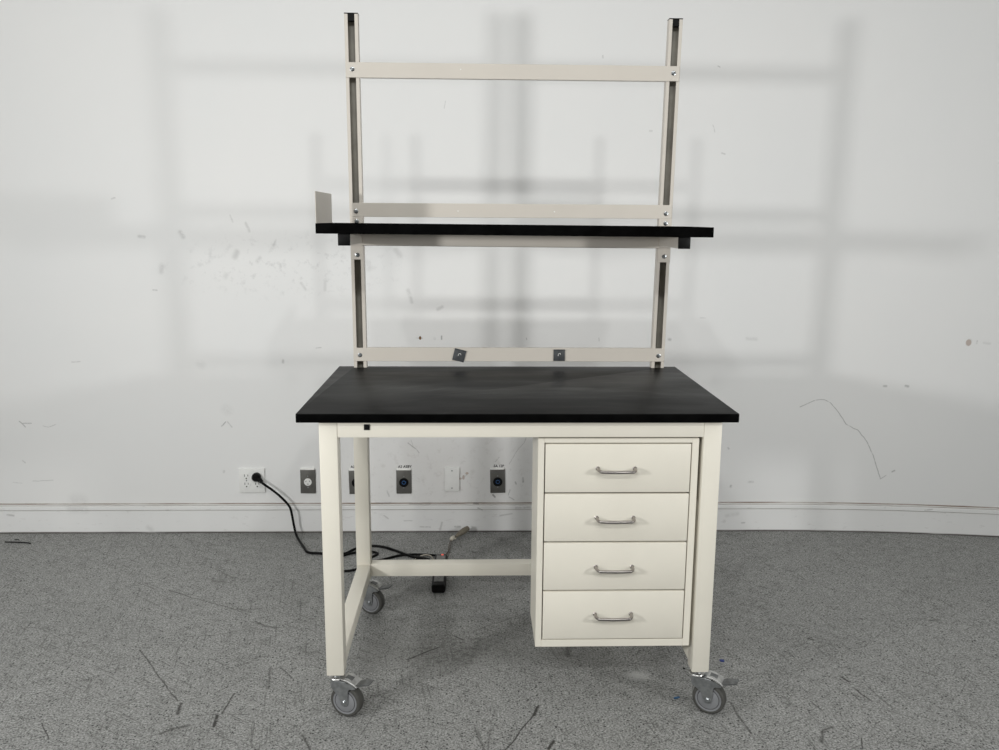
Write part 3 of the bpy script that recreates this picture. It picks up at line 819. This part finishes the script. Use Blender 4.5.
t_ = thing('blank_cover_plate', 'blank white wall plate between two grey metal outlet plates', 'wall plate', (bx, yw2, bz), 'wall outlets and cover plates')
bm = nb(); box(bm, bx-.0345, bx+.0345, yw2-.0095, yw2, bz-.0575, bz+.0575, .0018, 3); obj('cover_plate', bm, M['wall2'] if 'wall2' in M else M['white'], t_)
for zz in (.042, -.042):
    bm = nb(); screw(bm, bx, yw2-.0095, bz+zz); obj('screw', bm, M['zinc'], t_)

# ------------------------------------------------------------------ cords, plug, power strip
t_ = thing('extension_cord', 'black extension cord plugged into white outlet, running down to the floor', 'cord', (-1.126, yw, .27))
px_, pz_ = qx+.0245, qz+.0195+.001
bm = nb()
lathe(bm, [(.019, .0), (.0205, .010), (.0195, .022), (.012, .030)], Matrix.Translation((px_, yw-.009, pz_)) @ Matrix.Rotation(PI/2, 4, 'X'), 24)
tube(bm, [(px_, yw-.022, pz_), (px_+.012, yw-.027, pz_-.008), (px_+.028, yw-.030, pz_-.022)], [.014, .013, .0085], 14)
obj('plug', bm, M['plastic'], t_)
r = .0055
path = [(px_+.02, yw-.029, pz_-.014), (-1.094, 1.495, .256), (-1.037, 1.495, .212), (-.998, 1.495, .174), (-.971, 1.490, .140), (-.961, 1.485, .101), (-.956, 1.492, .052), (-.938, 1.464, .009), (-.88, 1.335, .006), (-.852, 1.282, r), (-.80, 1.270, r), (-.75, 1.262, r), (-.69, 1.265, r), (-.655, 1.315, r), (-.60, 1.352, r), (-.54, 1.345, r), (-.48, 1.305, r), (-.42, 1.250, r), (-.385, 1.222, r), (-.365, 1.205, .006)]
bm = nb(); tube(bm, smooth_path(path, 8), r, 10); obj('cable', bm, M['plastic'], t_)
bm = nb(); tube(bm, [(-.380, 1.218, .007), (-.362, 1.203, .009), (-.335, 1.180, .011), (-.318, 1.165, .011)], [.005, .009, .012, .012], 12); s_ = obj('cord_socket', bm, M['plastic'], t_)

t_ = thing('power_strip', 'black power strip with lit red switch on the floor behind bench', 'power strip', (-.257, 1.02, 0))
sx_ = -.2630
def strip_box(y0, y1, z0, z1, hw, bev): 
    bm = nb(); box(bm, sx_-hw, sx_+hw, y0, y1, z0, z1, bev, 3); return bm
obj('housing', strip_box(.865, 1.185, .001, .036, .0275, .010), M['plastic'], t_)
tp = obj('top_cover', strip_box(.900, 1.165, .0335, .037, .019, .001), M['striptop'], t_); tp['label'] = 'dull grey top cover'
for k in range(3):
    y = .93+.062*k; bm = nb()
    for dx in (-.006, .006): box(bm, sx_+dx-.001, sx_+dx+.001, y, y+.008, .0368, .0374)
    lathe(bm, [(.0025, .0368), (.0025, .0374)], Matrix.Translation((sx_, y-.006, 0)), 10)
    obj('socket_slots', bm, M['slotdark'], tp)
bm = nb(); box(bm, sx_+.000, sx_+.010, 1.165, 1.180, .031, .037, .002, 2); sw = obj('switch', bm, M['redlit'], t_); sw['label'] = 'glowing red rocker switch'
r = .0052
path = [(sx_-.005, 1.18, .017), (-.285, 1.225, .010), (-.33, 1.247, r), (-.40, 1.252, r), (-.455, 1.238, r), (-.52, 1.195, r), (-.565, 1.180, r), (-.585, 1.200, r), (-.560, 1.235, r), (-.545, 1.262, r), (-.565, 1.282, r), (-.60, 1.288, r), (-.65, 1.275, r+.0002), (-.70, 1.235, r), (-.74, 1.17, r), (-.72, 1.10, r), (-.655, 1.078, r), (-.60, 1.110, r), (-.58, 1.16, r)]
bm = nb(); tube(bm, smooth_path(path, 8), r, 10); obj('cable', bm, M['plastic'], t_)

# tan connector with a thin wire, leaning at the baseboard
t_ = thing('cable_connector', 'tan rubber cable connector on a thin wire by the baseboard', 'connector', (-.17, 1.49, 0))
A = Vector((-.213, 1.437, .011)); B = Vector((-.150, 1.492, .036))
bm = nb(); pts_ = [A.lerp(B, k/7) for k in range(8)]
tube(bm, pts_, [.0035, .006, .0095, .0125, .0140, .0145, .0135, .0105], 16); obj('connector_body', bm, M['tan'], t_)
bm = nb(); tube(bm, [(-.228, 1.405, .012), (-.222, 1.418, .014), (-.216, 1.436, .014)], [.006, .010, .0075], 12)
tube(bm, [(-.233, 1.425, .010), (-.205, 1.420, .012)], .0035, 8); o = obj('ring_plug', bm, M['ivory'], t_); o['label'] = 'ivory plastic ring plug'
bm = nb(); tube(bm, smooth_path([(-.228, 1.405, .010), (-.236, 1.36, .004), (-.236, 1.30, .003), (-.25, 1.245, .003), (-.268, 1.215, .006), (-.275, 1.19, .012)], 6), .0018, 8)
tube(bm, smooth_path([(-.226, 1.405, .010), (-.228, 1.33, .003), (-.232, 1.26, .003), (-.242, 1.20, .003)], 6), .0010, 6)
obj('wire', bm, M['brownwire'], t_)
bm = nb(); tube(bm, smooth_path([(-.385, 1.175, .0025), (-.375, 1.205, .005), (-.345, 1.232, .010), (-.315, 1.228, .010), (-.300, 1.205, .005), (-.294, 1.180, .0025)], 8), .0022, 8)
tag(obj('thin_wire', bm, M['pale_wire'], None, origin=(-.33, 1.2, 0)), 'short pale thin wire looped over the black cords', 'wire')

# ------------------------------------------------------------------ bits on the floor
def chip(name, label, cat, x, y, rx, ry, rz, m, rot=0):
    bm = nb(); n = 9
    pts = []
    for k in range(n):
        a = 2*PI*k/n; q = random.uniform(.75, 1.1)
        u, v = rx*q*math.cos(a), ry*q*math.sin(a)
        pts.append((x+u*math.cos(rot)-v*math.sin(rot), y+u*math.sin(rot)+v*math.cos(rot)))
    prism(bm, pts, .0003, rz, 'xy', bev=min(rz*.3, .001))
    return tag(obj(name, bm, m, None, origin=(x, y, 0)), label, cat)
chip('plastic_chip', 'tiny dark blue chip on the floor right of the bench', 'chip', .7082, .3323, .010, .007, .004, M['bluechip'], -.5)
chip('plastic_chip', 'tiny teal blue chip on the floor beside front right caster', 'chip', .503, .113, .013, .0045, .003, M['tealchip'], .3)
chip('debris_crumb', 'tiny black crumb on the floor beneath the drawer cabinet', 'debris', .5679, .2835, .004, .004, .004, M['dark'])
bm = nb(); tube(bm, smooth_path([(-2.2415, 1.428, .003), (-2.19, 1.423, .0035), (-2.14, 1.418, .003), (-2.118, 1.408, .003)], 5), .0032, 8)
tag(obj('black_strip', bm, M['dark'], None, origin=(-2.18, 1.42, 0)), 'short thin black strip lying near the wall at far left', 'debris')
bm = nb(); tube(bm, smooth_path([(-2.213, 1.455, .002), (-2.20, 1.457, .003), (-2.19, 1.451, .002)], 4), .002, 6)
tag(obj('debris_crumb', bm, M['dark'], None, origin=(-2.2, 1.454, 0)), 'tiny black crumb just behind the thin black strip', 'debris')

# ------------------------------------------------------------------ lights
def area(name, loc, target, size, power, col, shape='DISK', size_y=None):
    l = bpy.data.lights.new(name, 'AREA'); l.shape = shape; l.size = size
    if size_y: l.size_y = size_y
    l.energy = power; l.color = col
    if name == 'studio_lamp': l.spread = math.radians(125)
    o = bpy.data.objects.new(name, l); C.objects.link(o); o.location = loc
    d = Vector(target)-Vector(loc); o.rotation_euler = d.to_track_quat('-Z', 'Y').to_euler(); return o
S = 1.0
area('studio_lamp', (-2.58, -1.89, 1.50), (.2, 1.5, 1.35), .25, 26*S, (1, .998, .99))
area('studio_lamp', (2.45, -1.83, 1.50), (-.2, 1.5, 1.35), .25, 17.5*S, (1, .998, .99))
for x, p in ((1.53, 50), (-.75, 28), (-1.7, 50)):
    area('ceiling_lamp', (x, -5.2, 4.5), (0, .5, .6), .30, p*S, (.99, 1.0, .98))
area('ambient_fill_panel', (-1.2, -2.6, 4.85), (-1.2, -2.6, 0), 5, 95*S, (.995, 1.0, .99), 'RECTANGLE', 5)  # large unseen fill panel added for ambient light from above
w = bpy.data.worlds.new('world'); sc.world = w; w.use_nodes = True
w.node_tree.nodes['Background'].inputs[0].default_value = (.6, .6, .6, 1); w.node_tree.nodes['Background'].inputs[1].default_value = .3

# ------------------------------------------------------------------ camera
cam = bpy.data.cameras.new('camera'); co = bpy.data.objects.new('camera', cam); C.objects.link(co)
f, X, Y, Z, p, y, r = 846.0774, -.124644, -2.260565, 1.450220, .1816125, .0308806, .0068248
right = Vector((math.cos(y), -math.sin(y), 0)); f0 = Vector((math.sin(y), math.cos(y), 0)); u0 = Vector((0, 0, 1))
fw = f0*math.cos(p)-u0*math.sin(p); up = u0*math.cos(p)+f0*math.sin(p)
r2 = right*math.cos(r)+up*math.sin(r); u2 = up*math.cos(r)-right*math.sin(r)
co.matrix_world = Matrix(((r2.x, u2.x, -fw.x, X), (r2.y, u2.y, -fw.y, Y), (r2.z, u2.z, -fw.z, Z), (0, 0, 0, 1)))
cam.sensor_width = 36; cam.lens = f/999*36; cam.clip_start = .05
sc.camera = co
vs = sc.view_settings
vs.view_transform = 'Standard'; vs.look = 'None'; vs.gamma = 1; vs.use_curve_mapping = False
vs.exposure = -0.07
